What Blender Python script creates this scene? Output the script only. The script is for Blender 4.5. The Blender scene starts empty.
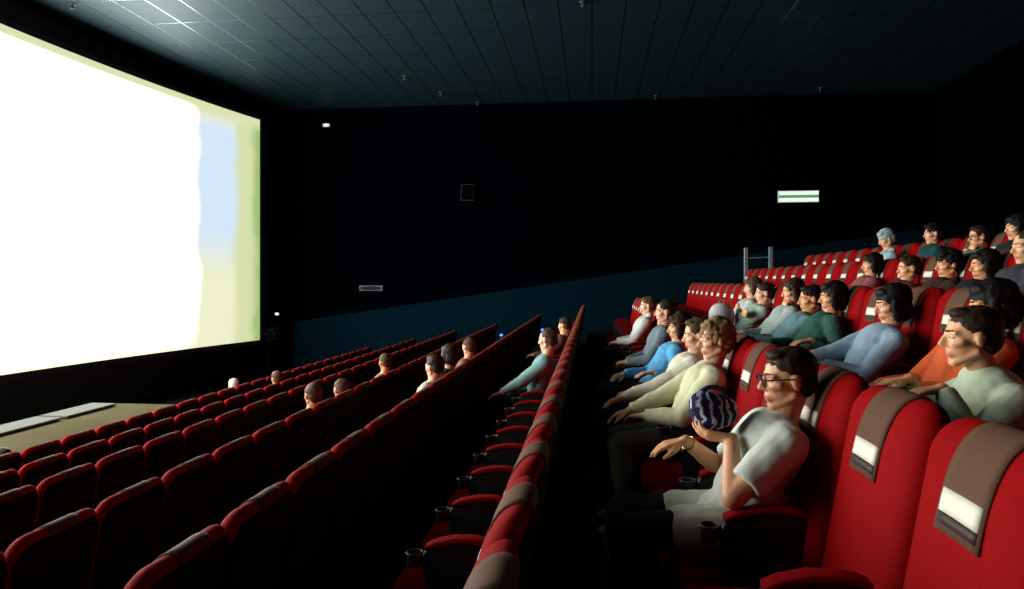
import bpy, bmesh, math, random
from mathutils import Vector, Matrix, noise
C = bpy.context.scene.collection
PI = math.pi
random.seed(7)

# ------------------------------------------------------------------ camera, world, exposure
EYE = 1.46
FPX = 680.0
cam_d = bpy.data.cameras.new('camera')
cam = bpy.data.objects.new('camera', cam_d)
C.objects.link(cam)
cam.location = (0, 0, EYE)
cam.rotation_euler = (PI / 2, 0, math.atan(80 / FPX))
cam_d.sensor_width = 36.0
cam_d.lens = FPX / 1024 * 36.0
cam_d.shift_y = -13.5 / 1024
cam_d.clip_start = 0.03
cam_d.clip_end = 200
bpy.context.scene.camera = cam
world = bpy.data.worlds.new('world')
bpy.context.scene.world = world
world.use_nodes = True
world.node_tree.nodes['Background'].inputs[0].default_value = (0.10, 0.16, 0.2, 1)
world.node_tree.nodes['Background'].inputs[1].default_value = 0.0
vs = bpy.context.scene.view_settings
vs.view_transform = 'Standard'
vs.look = 'None'
vs.exposure = 0.0
vs.gamma = 1.0
vs.use_curve_mapping = False
SCREEN_POWER = 13.0

# ------------------------------------------------------------------ materials
def principled(name, col, rough=0.6, metal=0.0, spec=0.5, sheen=0.0, sheen_tint=(1, 1, 1)):
    m = bpy.data.materials.new(name)
    m.use_nodes = True
    b = m.node_tree.nodes['Principled BSDF']
    b.inputs['Base Color'].default_value = (*col, 1)
    b.inputs['Roughness'].default_value = rough
    b.inputs['Metallic'].default_value = metal
    b.inputs['Specular IOR Level'].default_value = spec
    b.inputs['Sheen Weight'].default_value = sheen
    b.inputs['Sheen Tint'].default_value = (*sheen_tint, 1)
    return m

def noisy(name, c1, c2, scale=30, rough=0.7, bump=0.0, spec=0.3, sheen=0.0, sheen_tint=(1, 1, 1), detail=4):
    m = principled(name, c1, rough, 0, spec, sheen, sheen_tint)
    nt = m.node_tree
    b = nt.nodes['Principled BSDF']
    tc = nt.nodes.new('ShaderNodeTexCoord')
    nz = nt.nodes.new('ShaderNodeTexNoise')
    nz.inputs['Scale'].default_value = scale
    nz.inputs['Detail'].default_value = detail
    nt.links.new(tc.outputs['Object'], nz.inputs['Vector'])
    mx = nt.nodes.new('ShaderNodeMix')
    mx.data_type = 'RGBA'
    mx.inputs[6].default_value = (*c1, 1)
    mx.inputs[7].default_value = (*c2, 1)
    nt.links.new(nz.outputs['Fac'], mx.inputs[0])
    nt.links.new(mx.outputs[2], b.inputs['Base Color'])
    if bump:
        bp = nt.nodes.new('ShaderNodeBump')
        bp.inputs['Strength'].default_value = bump
        bp.inputs['Distance'].default_value = 0.01
        nt.links.new(nz.outputs['Fac'], bp.inputs['Height'])
        nt.links.new(bp.outputs[0], b.inputs['Normal'])
    return m

def emit(name, col, strength):
    m = bpy.data.materials.new(name)
    m.use_nodes = True
    nt = m.node_tree
    nt.nodes.clear()
    e = nt.nodes.new('ShaderNodeEmission')
    o = nt.nodes.new('ShaderNodeOutputMaterial')
    e.inputs[0].default_value = (*col, 1)
    e.inputs[1].default_value = strength
    nt.links.new(e.outputs[0], o.inputs[0])
    return m

M = {}
M['velvet'] = noisy('red velvet', (0.235, 0.0012, 0.0025), (0.19, 0.0008, 0.0016), 60, 0.8, 0.05, 0.05, 0.0, (1, 0.12, 0.12))
M['cover'] = noisy('headrest leather', (0.105, 0.052, 0.034), (0.085, 0.042, 0.027), 90, 0.75, 0.05, 0.08)
M['tag'] = principled('white woven tag', (0.62, 0.58, 0.49), 0.6, 0, 0.3)
M['tag_dark'] = principled('dark tag band', (0.03, 0.015, 0.012), 0.6, 0, 0.3)
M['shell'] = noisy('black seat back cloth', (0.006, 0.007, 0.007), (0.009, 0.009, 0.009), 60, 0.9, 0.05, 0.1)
M['plastic'] = noisy('black plastic', (0.008, 0.008, 0.009), (0.012, 0.012, 0.013), 80, 0.45, 0.03, 0.3)
M['ring'] = principled('dark polished ring', (0.06, 0.06, 0.065), 0.3, 0.5)
M['steel'] = principled('black painted steel', (0.015, 0.015, 0.017), 0.5, 0.2)
M['wall'] = noisy('black acoustic fabric', (0.0004, 0.0007, 0.0015), (0.0006, 0.0009, 0.0018), 40, 1.0, 0.1, 0.0)
M['screenwall'] = noisy('dark screen wall', (0.035, 0.085, 0.085), (0.042, 0.10, 0.10), 15, 0.85, 0.05, 0.1)
M['dado'] = noisy('dark blue dado', (0.0014, 0.0080, 0.0140), (0.0018, 0.0095, 0.0165), 12, 1.0, 0.05, 0.0)
M['carpet'] = noisy('dark carpet', (0.006, 0.006, 0.008), (0.010, 0.008, 0.010), 200, 0.95, 0.2, 0.05)
M['stage'] = noisy('beige stage boards', (0.105, 0.090, 0.050), (0.035, 0.030, 0.016), 0.9, 1.0, 0.05, 0.0)
M['slab'] = noisy('pale laminate', (0.11, 0.115, 0.10), (0.095, 0.10, 0.087), 8, 0.8, 0.0, 0.05)
M['grey_metal'] = principled('grey brushed metal', (0.35, 0.42, 0.44), 0.35, 0.7)
M['dull_metal'] = principled('dull metal', (0.04, 0.042, 0.045), 0.5, 0.3)
M['white_metal'] = principled('white enamel', (0.7, 0.7, 0.7), 0.35, 0.2)
M['frame'] = principled('black masking', (0.01, 0.011, 0.011), 0.8)

def ceiling_material():
    """Dark teal tiles, 0.65 x 1.2 m, in a grid of polished metal bars."""
    m = principled('ceiling tiles', (0.03, 0.05, 0.06), 0.4, 0, 0.38)
    nt = m.node_tree
    b = nt.nodes['Principled BSDF']
    b.inputs['Specular Tint'].default_value = (0.60, 0.95, 1.0, 1)
    N, L = nt.nodes.new, nt.links.new
    g = N('ShaderNodeNewGeometry')
    sp = N('ShaderNodeSeparateXYZ')
    L(g.outputs['Position'], sp.inputs[0])
    def bar(sock, size, half):
        p = N('ShaderNodeMath'); p.operation = 'PINGPONG'
        p.inputs[1].default_value = size / 2
        L(sock, p.inputs[0])
        c = N('ShaderNodeMath'); c.operation = 'LESS_THAN'
        c.inputs[1].default_value = half
        L(p.outputs[0], c.inputs[0])
        return c.outputs[0]
    mx = N('ShaderNodeMath'); mx.operation = 'MAXIMUM'
    L(bar(sp.outputs['X'], 0.65, 0.013), mx.inputs[0])
    L(bar(sp.outputs['Y'], 1.2, 0.008), mx.inputs[1])
    nz = N('ShaderNodeTexNoise'); nz.inputs['Scale'].default_value = 1.5
    L(g.outputs['Position'], nz.inputs['Vector'])
    t = N('ShaderNodeMix'); t.data_type = 'RGBA'
    t.inputs[6].default_value = (0.0035, 0.0115, 0.0160, 1)
    t.inputs[7].default_value = (0.0045, 0.014, 0.0195, 1)
    L(nz.outputs['Fac'], t.inputs[0])
    c = N('ShaderNodeMix'); c.data_type = 'RGBA'
    L(mx.outputs[0], c.inputs[0]); L(t.outputs[2], c.inputs[6])
    c.inputs[7].default_value = (0.30, 0.30, 0.27, 1)
    L(c.outputs[2], b.inputs['Base Color'])
    r = N('ShaderNodeMapRange')
    r.inputs['To Min'].default_value = 0.56
    r.inputs['To Max'].default_value = 0.24
    L(mx.outputs[0], r.inputs[0])
    L(r.outputs[0], b.inputs['Roughness'])
    L(mx.outputs[0], b.inputs['Metallic'])
    return m
M['ceiling'] = ceiling_material()

# ------------------------------------------------------------------ mesh helpers
def link(name, me, mat=None, parent=None):
    o = bpy.data.objects.new(name, me)
    C.objects.link(o)
    if mat is not None:
        if not me.materials:
            me.materials.append(mat)
    if parent is not None:
        o.parent = parent
    return o

def finish(bm, name, smooth=True):
    me = bpy.data.meshes.new(name)
    bmesh.ops.recalc_face_normals(bm, faces=bm.faces)
    bm.to_mesh(me)
    bm.free()
    if smooth:
        me.polygons.foreach_set('use_smooth', [True] * len(me.polygons))
    return me

def box(bm, lo, hi, bev=0.0, seg=2):
    r = bmesh.ops.create_cube(bm, size=1)
    for v in r['verts']:
        v.co = Vector([lo[i] + (v.co[i] + 0.5) * (hi[i] - lo[i]) for i in range(3)])
    if bev:
        es = list({e for v in r['verts'] for e in v.link_edges})
        bmesh.ops.bevel(bm, geom=es, offset=bev, segments=seg, affect='EDGES', profile=0.5)

def prism(bm, pts, axis, a, b, bev=0.0):
    """pts: 2D polygon; axis is the extrusion axis index; a, b the two ends."""
    idx = [i for i in range(3) if i != axis]
    def mk(p, t):
        c = [0, 0, 0]
        c[idx[0]], c[idx[1]], c[axis] = p[0], p[1], t
        return bm.verts.new(c)
    A = [mk(p, a) for p in pts]
    B = [mk(p, b) for p in pts]
    n = len(pts)
    fs = [bm.faces.new(A), bm.faces.new(B[::-1])]
    for i in range(n):
        fs.append(bm.faces.new((A[i], A[(i + 1) % n], B[(i + 1) % n], B[i])))
    if bev:
        es = list(fs[0].edges) + list(fs[1].edges)
        bmesh.ops.bevel(bm, geom=es, offset=bev, segments=3, affect='EDGES', profile=0.5)

def basis(d):
    d = d.normalized()
    t = Vector((0, 0, 1)) if abs(d.z) < 0.9 else Vector((1, 0, 0))
    u = d.cross(t).normalized()
    return u, d.cross(u).normalized(), d

def capsule(bm, p, q, r1, r2, n=12, caps=3, flat=1.0):
    p, q = Vector(p), Vector(q)
    d = q - p
    if d.length < 1e-6:
        d = Vector((0, 0, 1e-4))
        q = p + d
    u, w, dn = basis(d)
    rings = []
    for k in range(caps):
        a = -PI / 2 + (k + 0.35) / caps * PI / 2
        rings.append((p + dn * r1 * math.sin(a), r1 * math.cos(a)))
    rings.append((p, r1))
    rings.append((q, r2))
    for k in range(caps - 1, -1, -1):
        a = PI / 2 - (k + 0.35) / caps * PI / 2 if False else (caps - k - 0.35) / caps * PI / 2
        rings.append((q + dn * r2 * math.sin(a), r2 * math.cos(a)))
    vs_ = []
    for c, r in rings:
        vs_.append([bm.verts.new(c + u * r * math.cos(2 * PI * i / n) + w * r * math.sin(2 * PI * i / n) * flat) for i in range(n)])
    for a, b in zip(vs_, vs_[1:]):
        for i in range(n):
            bm.faces.new((a[i], a[(i + 1) % n], b[(i + 1) % n], b[i]))
    bm.faces.new(vs_[0][::-1])
    bm.faces.new(vs_[-1])

def tube(bm, p, q, r1, r2=None, n=12):
    p, q = Vector(p), Vector(q)
    r2 = r1 if r2 is None else r2
    u, w, dn = basis(q - p)
    a = [bm.verts.new(p + u * r1 * math.cos(2 * PI * i / n) + w * r1 * math.sin(2 * PI * i / n)) for i in range(n)]
    b = [bm.verts.new(q + u * r2 * math.cos(2 * PI * i / n) + w * r2 * math.sin(2 * PI * i / n)) for i in range(n)]
    for i in range(n):
        bm.faces.new((a[i], a[(i + 1) % n], b[(i + 1) % n], b[i]))
    bm.faces.new(a[::-1])
    bm.faces.new(b)

def ellipsoid(bm, c, r, mat=None, n=16, m=10):
    mat = mat or Matrix.Identity(3)
    c = Vector(c)
    rows = []
    for j in range(1, m):
        a = -PI / 2 + PI * j / m
        rows.append([bm.verts.new(c + mat @ Vector((r[0] * math.cos(a) * math.cos(2 * PI * i / n), r[1] * math.cos(a) * math.sin(2 * PI * i / n), r[2] * math.sin(a)))) for i in range(n)])
    lo = bm.verts.new(c + mat @ Vector((0, 0, -r[2])))
    hi = bm.verts.new(c + mat @ Vector((0, 0, r[2])))
    for a, b in zip(rows, rows[1:]):
        for i in range(n):
            bm.faces.new((a[i], a[(i + 1) % n], b[(i + 1) % n], b[i]))
    for i in range(n):
        bm.faces.new((lo, rows[0][(i + 1) % n], rows[0][i]))
        bm.faces.new((hi, rows[-1][i], rows[-1][(i + 1) % n]))

def torus(bm, c, R, r, ax=2, n=24, m=8, mat=None):
    c = Vector(c)
    mat = mat or Matrix.Identity(3)
    rows = []
    for i in range(n):
        a = 2 * PI * i / n
        ring = []
        for j in range(m):
            b = 2 * PI * j / m
            p = [(R + r * math.cos(b)) * math.cos(a), (R + r * math.cos(b)) * math.sin(a), r * math.sin(b)]
            if ax == 0:
                p = [p[2], p[0], p[1]]
            elif ax == 1:
                p = [p[0], p[2], p[1]]
            ring.append(bm.verts.new(c + mat @ Vector(p)))
        rows.append(ring)
    for i in range(n):
        for j in range(m):
            bm.faces.new((rows[i][j], rows[(i + 1) % n][j], rows[(i + 1) % n][(j + 1) % m], rows[i][(j + 1) % m]))

def rounded(w, h, r, n=5, m=5):
    r = max(0.004, min(r, w / 2 - 0.002, h / 2 - 0.002))
    pts = []
    cs = [(w / 2 - r, h / 2 - r, 0), (-w / 2 + r, h / 2 - r, PI / 2), (-w / 2 + r, -h / 2 + r, PI), (w / 2 - r, -h / 2 + r, 1.5 * PI)]
    for k in range(4):
        cx, cy, a0 = cs[k]
        for i in range(n + 1):
            a = a0 + PI / 2 * i / n
            pts.append((cx + r * math.cos(a), cy + r * math.sin(a)))
        nx, ny, a1 = cs[(k + 1) % 4]
        p = pts[-1]
        q = (nx + r * math.cos(a1), ny + r * math.sin(a1))
        for i in range(1, m + 1):
            t = i / (m + 1)
            pts.append((p[0] + (q[0] - p[0]) * t, p[1] + (q[1] - p[1]) * t))
    return pts

def pad(bm, w, h, R, prof, fn):
    """A cushion lofted from rounded rectangles: prof = [(inset, depth)...]; fn maps (depth, a, b) to a point."""
    rings = []
    for ins, dep in prof:
        rings.append([bm.verts.new(fn(dep, a, b)) for a, b in rounded(w - 2 * ins, h - 2 * ins, R - ins)])
    n = len(rings[0])
    for a, b in zip(rings, rings[1:]):
        for i in range(n):
            bm.faces.new((a[i], a[(i + 1) % n], b[(i + 1) % n], b[i]))
    bm.faces.new(rings[0][::-1])
    bm.faces.new(rings[-1])

def tag(o, label=None, cat=None, group=None, kind=None):
    if label: o['label'] = label
    if cat: o['category'] = cat
    if group: o['group'] = group
    if kind: o['kind'] = kind
    return o

def empty(name, loc, rz=0.0):
    o = bpy.data.objects.new(name, None)
    C.objects.link(o)
    o.empty_display_size = 0.1
    o.location = loc
    o.rotation_euler = (0, 0, rz)
    return o

# ------------------------------------------------------------------ the rows
PITCH = 1.15
SP = 0.54
TOP = 1.12
#  key: (x of the back, floor height, first seat y, seat count, words)
ROWS = {}
def row(key, k, rel, y0, y1, words):
    x = 0.945 + PITCH * k
    ROWS[key] = dict(x=x, z=rel + EYE - TOP, y0=y0, n=int(round((y1 - y0) / SP)) + 1, words=words)
row('P', -6, -1.77, 6.24, 17.66, 'front row')
row('Q', -5, -1.565, 4.96, 17.66, 'second row')
row('R', -4, -1.33, 3.86, 17.66, 'third row')
row('B', -3, -1.13, 2.40, 17.66, 'fourth row')
row('A', -2, -0.88, 1.60, 17.66, 'fifth row')
row('C', -1, -0.62, 0.90, 17.66, 'sixth row')
row('D', 0, -0.34, 1.11, 14.2, 'seventh row')
row('E', 1, -0.04, 2.42, 14.2, 'eighth row')
row('F', 2, 0.24, 3.55, 14.2, 'ninth row')
row('G', 3, 0.52, 5.13, 14.2, 'topmost row')
def seat_y(key, j):
    return ROWS[key]['y0'] + SP * j

# ------------------------------------------------------------------ room shell
XS, XR, YN, YF, ZC = -11.0, 9.5, -1.3, 20.3, EYE + 5.35
bm = bmesh.new()
prof = [(XS - 0.3, -1.43), ]
keys = 'PQRBACDEFG'
prof = [(XS - 0.3, ROWS['P']['z'])]
for k, nxt in zip(keys, keys[1:]):
    xb = ROWS[k]['x'] + 0.09
    prof.append((xb, ROWS[k]['z']))
    prof.append((xb, ROWS[nxt]['z']))
prof.append((XR + 0.3, ROWS['G']['z']))
prof += [(XR + 0.3, -1.9), (XS - 0.3, -1.9)]
prism(bm, prof, 1, YN - 0.2, YF + 0.2)
tag(link('floor', finish(bm, 'floor', False), M['carpet']), kind='structure')
bm = bmesh.new()
box(bm, (XS - 0.3, YN - 0.2, ZC), (XR + 0.3, YF + 0.2, ZC + 0.2))
tag(link('ceiling', finish(bm, 'ceiling', False), M['ceiling']), kind='structure')
for nm, lo, hi, mt in (('wall_front', (XS - 0.2, YN - 0.2, -1.9), (XS, YF + 0.2, ZC), 'screenwall'),
                       ('wall_far', (XS, YF, -1.9), (XR, YF + 0.2, ZC), 'wall'),
                       ('wall_back', (XR, YN, -1.9), (XR + 0.2, YF, ZC), 'wall'),
                       ('wall_near', (XS, YN - 0.2, -1.9), (XR, YN, ZC), 'wall')):
    bm = bmesh.new()
    box(bm, lo, hi)
    tag(link(nm, finish(bm, nm, False), M[mt]), kind='structure')
# raked dado on the far wall
def dado_top(x):
    return EYE - 0.57 + (x + 4.5) * 0.148
bm = bmesh.new()
pts = [(-9.3, dado_top(-9.3)), (XR, dado_top(XR)), (XR, -1.5), (-9.3, -1.5)]
prism(bm, pts, 1, YF - 0.05, YF)
tag(link('trim_1', finish(bm, 'trim_1', False), M['dado']), kind='structure')

# ------------------------------------------------------------------ projection screen (curved)
S_LO, S_HI, S_Y0, S_Y1 = EYE - 1.70, EYE + 4.64, 0.4, 18.6
def screen_x(y):
    return -10.62 + 1.12 * ((y - 9.4) / 9.2) ** 2
def screen_material():
    m = bpy.data.materials.new('lit screen picture')
    m.use_nodes = True
    nt = m.node_tree
    nt.nodes.clear()
    N = nt.nodes.new
    L = nt.links.new
    g = N('ShaderNodeNewGeometry')
    sp = N('ShaderNodeSeparateXYZ')
    L(g.outputs['Position'], sp.inputs[0])
    def ramp(sock, lo, hi):
        r = N('ShaderNodeMapRange')
        r.interpolation_type = 'SMOOTHSTEP'
        r.inputs['From Min'].default_value = lo
        r.inputs['From Max'].default_value = hi
        L(sock, r.inputs['Value'])
        return r.outputs[0]
    def mul(a, b):
        x = N('ShaderNodeMath'); x.operation = 'MULTIPLY'
        L(a, x.inputs[0]); L(b, x.inputs[1])
        return x.outputs[0]
    def mix(f, a, b):
        x = N('ShaderNodeMix'); x.data_type = 'RGBA'; x.clamp_result = False
        L(f, x.inputs[0])
        for s, v in ((x.inputs[6], a), (x.inputs[7], b)):
            if isinstance(v, tuple): s.default_value = (*v, 1)
            else: L(v, s)
        return x.outputs[2]
    nz = N('ShaderNodeTexNoise')
    nz.inputs['Scale'].default_value = 0.9
    L(g.outputs['Position'], nz.inputs['Vector'])
    wob = N('ShaderNodeMath'); wob.operation = 'MULTIPLY_ADD'
    wob.inputs[1].default_value = 0.5
    L(nz.outputs['Fac'], wob.inputs[0]); L(sp.outputs['Y'], wob.inputs[2])
    Y, Z = wob.outputs[0], sp.outputs['Z']
    P = SCREEN_POWER
    white = (1.0 * P, 1.02 * P, 0.97 * P)
    c = mix(ramp(Z, S_LO + 1.2, S_LO), white, (1.25, 1.3, 0.85))              # cream lower edge
    blue = mul(mul(ramp(Y, 16.1, 16.8), ramp(Z, 1.4, 3.0)), ramp(Z, 6.1, 5.3))
    c = mix(ramp(Y, 15.9, 16.7), c, (0.86, 0.88, 0.60))
    c = mix(blue, c, (0.66, 0.80, 0.97))
    c = mix(ramp(Y, 17.7, 18.15), c, (0.68, 0.74, 0.42))                      # yellow-green edge
    c = mix(ramp(Y, 18.4, 18.8), c, (0.36, 0.52, 0.18))
    c = mix(ramp(Z, S_HI - 0.45, S_HI - 0.12), c, (0.72, 0.76, 0.45))         # yellow-green top fringe
    e = N('ShaderNodeEmission')
    o = N('ShaderNodeOutputMaterial')
    L(c, e.inputs[0])
    e.inputs[1].default_value = 1.0
    L(e.outputs[0], o.inputs[0])
    return m
root = empty('projection_screen', (-10.3, 10, S_LO))
tag(root, 'huge glowing white cinema screen with a pale blue patch and yellow-green rim', 'screen')
def strip(y0, y1, z0, z1, dx, thick, n=48):
    bm = bmesh.new()
    f, b = [], []
    for i in range(n + 1):
        y = y0 + (y1 - y0) * i / n
        x = screen_x(y) + dx
        f.append((bm.verts.new((x, y, z0)), bm.verts.new((x, y, z1))))
        b.append((bm.verts.new((x - thick, y, z0)), bm.verts.new((x - thick, y, z1))))
    for i in range(n):
        bm.faces.new((f[i][0], f[i + 1][0], f[i + 1][1], f[i][1]))
        bm.faces.new((b[i][1], b[i + 1][1], b[i + 1][0], b[i][0]))
        bm.faces.new((f[i][1], f[i + 1][1], b[i + 1][1], b[i][1]))
        bm.faces.new((f[i][0], b[i][0], b[i + 1][0], f[i + 1][0]))
    for i in (0, n):
        bm.faces.new((f[i][0], f[i][1], b[i][1], b[i][0]))
    return bm
def at_parent(o, r):
    o.parent = r
    o.matrix_parent_inverse = Matrix.Translation(-Vector(r.location))
    return o
sm = screen_material()
me = bpy.data.meshes.new('picture')
bm = bmesh.new()
pv = []
for i in range(49):
    y = S_Y0 + (S_Y1 - S_Y0) * i / 48
    pv.append([bm.verts.new((screen_x(y), y, S_LO + (S_HI - S_LO) * k / 12)) for k in range(13)])
for i in range(48):
    for k in range(12):
        bm.faces.new((pv[i][k], pv[i][k + 1], pv[i + 1][k + 1], pv[i + 1][k]))
bm.to_mesh(me); bm.free()
at_parent(link('picture_surface', me, sm), root)
me = finish(strip(S_Y0 - 0.02, S_Y1 + 0.02, S_LO - 0.02, S_HI + 0.02, -0.01, 0.05), 'backing', False)
at_parent(link('backing', me, M['frame']), root)
for nm, z0, z1 in (('masking', S_LO - 0.12, S_LO), ('masking', S_HI, S_HI + 0.10)):
    at_parent(link(nm, finish(strip(S_Y0 - 0.1, S_Y1 + 0.08, z0, z1, 0.012, 0.06), nm, False), M['frame']), root)
for nm, y0, y1 in (('masking', S_Y1, S_Y1 + 0.08), ('masking', S_Y0 - 0.1, S_Y0)):
    at_parent(link(nm, finish(strip(y0, y1, S_LO, S_HI, 0.012, 0.06, 2), nm, False), M['frame']), root)

# ------------------------------------------------------------------ stage in front of the screen
PZ = ROWS['P']['z']
STZ = EYE - 2.20
bm = bmesh.new()
box(bm, (-9.0, 2.0, PZ), (-7.2, 11.35, STZ), 0.03, 3)
tag(link('stage', finish(bm, 'stage', False), M['stage']), 'low beige stage platform between the screen and the front row', 'stage')
for (y0, y1, lab) in ((9.92, 11.05, 'pale flat bench block at the far end of the beige stage'), (8.0, 9.82, 'pale flat bench block cut by the photo edge on the beige stage')):
    r = empty('bench_block', (-8.53, (y0 + y1) / 2, STZ))
    tag(r, lab, 'bench', 'bench blocks on the stage')
    bm = bmesh.new()
    box(bm, (-0.20, y0 - (y0 + y1) / 2 + 0.03, 0.0), (0.20, (y1 - y0) / 2 - 0.03, 0.02), 0.005)
    link('base', finish(bm, 'base', False), M['stage'], r)
    bm = bmesh.new()
    box(bm, (-0.24, -(y1 - y0) / 2, 0.02), (0.24, (y1 - y0) / 2, 0.055), 0.015, 3)
    link('top_board', finish(bm, 'top_board', False), M['slab'], r)

# ------------------------------------------------------------------ cinema seat prototype
def lean(z):
    return 0.18 * (TOP - z)
def backrest_mesh():
    bm = bmesh.new()
    prof = [(0.24, 0.078), (0.19, 0.077), (0.14, 0.073), (0.095, 0.066), (0.06, 0.056), (0.035, 0.044), (0.016, 0.028), (0.005, 0.010),
            (0.0, -0.008), (0.005, -0.026), (0.018, -0.040), (0.05, -0.048), (0.12, -0.05), (0.24, -0.05)]
    def fn(d, a, b):
        z = 0.72 + b
        return Vector((d + lean(z) + 0.25 * a * a, a, z))
    pad(bm, 0.528, 0.80, 0.10, prof, fn)
    return finish(bm, 'backrest')
COVER = [(0.87, 0.077), (0.92, 0.0765), (0.97, 0.074), (1.02, 0.068), (1.06, 0.057), (1.085, 0.045), (1.104, 0.029), (1.115, 0.010), (1.120, -0.008),
         (1.115, -0.027), (1.102, -0.041), (1.080, -0.047)]
def strip_over(bm, path, half, off, n=6):
    """A cloth strip following (z, x) path points, pushed out by off, closed into a thin solid."""
    P = [Vector((x + lean(z), 0, z)) for z, x in path]
    Nn = []
    for i in range(len(P)):
        t = P[min(i + 1, len(P) - 1)] - P[max(i - 1, 0)]
        Nn.append(Vector((t.z, 0, -t.x)).normalized())
    outer, inner = [], []
    for p, nv in zip(P, Nn):
        ro, ri = [], []
        for k in range(n + 1):
            y = -half + 2 * half * k / n
            bump = 0.25 * y * y
            ro.append(bm.verts.new(p + nv * off + Vector((bump, y, 0))))
            ri.append(bm.verts.new(p - nv * 0.004 + Vector((bump, y, 0))))
        outer.append(ro); inner.append(ri)
    for i in range(len(P) - 1):
        for k in range(n):
            bm.faces.new((outer[i][k], outer[i][k + 1], outer[i + 1][k + 1], outer[i + 1][k]))
            bm.faces.new((inner[i][k], inner[i + 1][k], inner[i + 1][k + 1], inner[i][k + 1]))
        bm.faces.new((outer[i][0], outer[i + 1][0], inner[i + 1][0], inner[i][0]))
        bm.faces.new((outer[i][n], inner[i][n], inner[i + 1][n], outer[i + 1][n]))
    for i in (0, len(P) - 1):
        for k in range(n):
            bm.faces.new((outer[i][k], outer[i][k + 1], inner[i][k + 1], inner[i][k]))
def cushion_mesh():
    bm = bmesh.new()
    prof = [(0.21, 0.074), (0.14, 0.072), (0.08, 0.064), (0.04, 0.05), (0.015, 0.03), (0.0, 0.0), (0.004, -0.03), (0.03, -0.045), (0.2, -0.045)]
    pad(bm, 0.45, 0.47, 0.08, prof, lambda d, a, b: Vector((0.24 + b, a, d)))
    return finish(bm, 'seat_cushion')
def pan_mesh():
    bm = bmesh.new()
    prof = [(0.2, -0.044), (0.03, -0.044), (0.02, -0.05), (0.03, -0.066), (0.07, -0.074), (0.2, -0.078)]
    pad(bm, 0.45, 0.47, 0.07, prof, lambda d, a, b: Vector((0.24 + b, a, d)))
    return finish(bm, 'seat_pan')
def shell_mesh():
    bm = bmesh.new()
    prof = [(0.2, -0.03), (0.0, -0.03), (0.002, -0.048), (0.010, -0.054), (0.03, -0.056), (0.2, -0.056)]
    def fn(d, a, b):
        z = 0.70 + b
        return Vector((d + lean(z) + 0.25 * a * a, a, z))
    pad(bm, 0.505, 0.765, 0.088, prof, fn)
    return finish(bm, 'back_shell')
def armrest_mesh():
    bm = bmesh.new()
    pts = [(0.205, 0.640), (0.235, 0.650), (0.29, 0.658), (0.36, 0.655), (0.44, 0.640), (0.49, 0.615), (0.505, 0.580), (0.495, 0.53), (0.46, 0.44), (0.42, 0.33), (0.38, 0.26), (0.28, 0.26), (0.25, 0.34)]
    prism(bm, pts, 1, -0.028, 0.028, 0.013)
    return finish(bm, 'armrest', True)
def arm_pad_mesh():
    bm = bmesh.new()
    top = [(0.205, 0.657), (0.235, 0.670), (0.29, 0.678), (0.36, 0.674), (0.44, 0.658), (0.485, 0.636)]
    low = [(0.485, 0.618), (0.44, 0.640), (0.36, 0.654), (0.29, 0.656), (0.235, 0.648), (0.205, 0.640)]
    prism(bm, top + low, 1, -0.031, 0.031, 0.008)
    return finish(bm, 'arm_pad')
def holder_mesh():
    bm = bmesh.new()
    torus(bm, (0.535, 0, 0.60), 0.034, 0.005, 2, 20, 6)
    n = 20
    rings = []
    for r, z in ((0.034, 0.60), (0.032, 0.555), (0.028, 0.545), (0.025, 0.547), (0.028, 0.557), (0.031, 0.597)):
        rings.append([bm.verts.new((0.535 + r * math.cos(2 * PI * i / n), r * math.sin(2 * PI * i / n), z)) for i in range(n)])
    for a, b in zip(rings, rings[1:]):
        for i in range(n):
            bm.faces.new((a[i], a[(i + 1) % n], b[(i + 1) % n], b[i]))
    bm.faces.new(rings[3])
    return finish(bm, 'cup_holder')
def pedestal_mesh():
    bm = bmesh.new()
    box(bm, (0.20, -0.05, 0.0), (0.44, 0.05, 0.012), 0.004)
    box(bm, (0.27, -0.022, 0.012), (0.36, 0.022, 0.30), 0.008)
    box(bm, (0.24, -0.02, 0.26), (0.36, 0.24, 0.295), 0.008)
    return finish(bm, 'pedestal', False)
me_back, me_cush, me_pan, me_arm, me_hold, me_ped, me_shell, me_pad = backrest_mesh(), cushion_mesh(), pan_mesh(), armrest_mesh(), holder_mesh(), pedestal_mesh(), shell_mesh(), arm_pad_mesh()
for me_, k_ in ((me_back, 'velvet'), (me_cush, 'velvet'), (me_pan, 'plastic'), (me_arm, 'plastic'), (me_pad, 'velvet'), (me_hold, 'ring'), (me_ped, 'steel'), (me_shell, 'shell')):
    me_.materials.append(M[k_])
bm = bmesh.new(); strip_over(bm, COVER, 0.092, 0.006); me_cover = finish(bm, 'headrest_cover'); me_cover.materials.append(M['cover'])
bm = bmesh.new(); strip_over(bm, [(0.915, 0.0766), (0.93, 0.0762), (0.95, 0.0755), (0.968, 0.074)], 0.080, 0.010); me_tag = finish(bm, 'name_tag'); me_tag.materials.append(M['tag'])
bm = bmesh.new(); strip_over(bm, [(0.888, 0.077), (0.90, 0.0768), (0.914, 0.0766)], 0.080, 0.0095); me_band = finish(bm, 'tag_band'); me_band.materials.append(M['tag_dark'])

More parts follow.
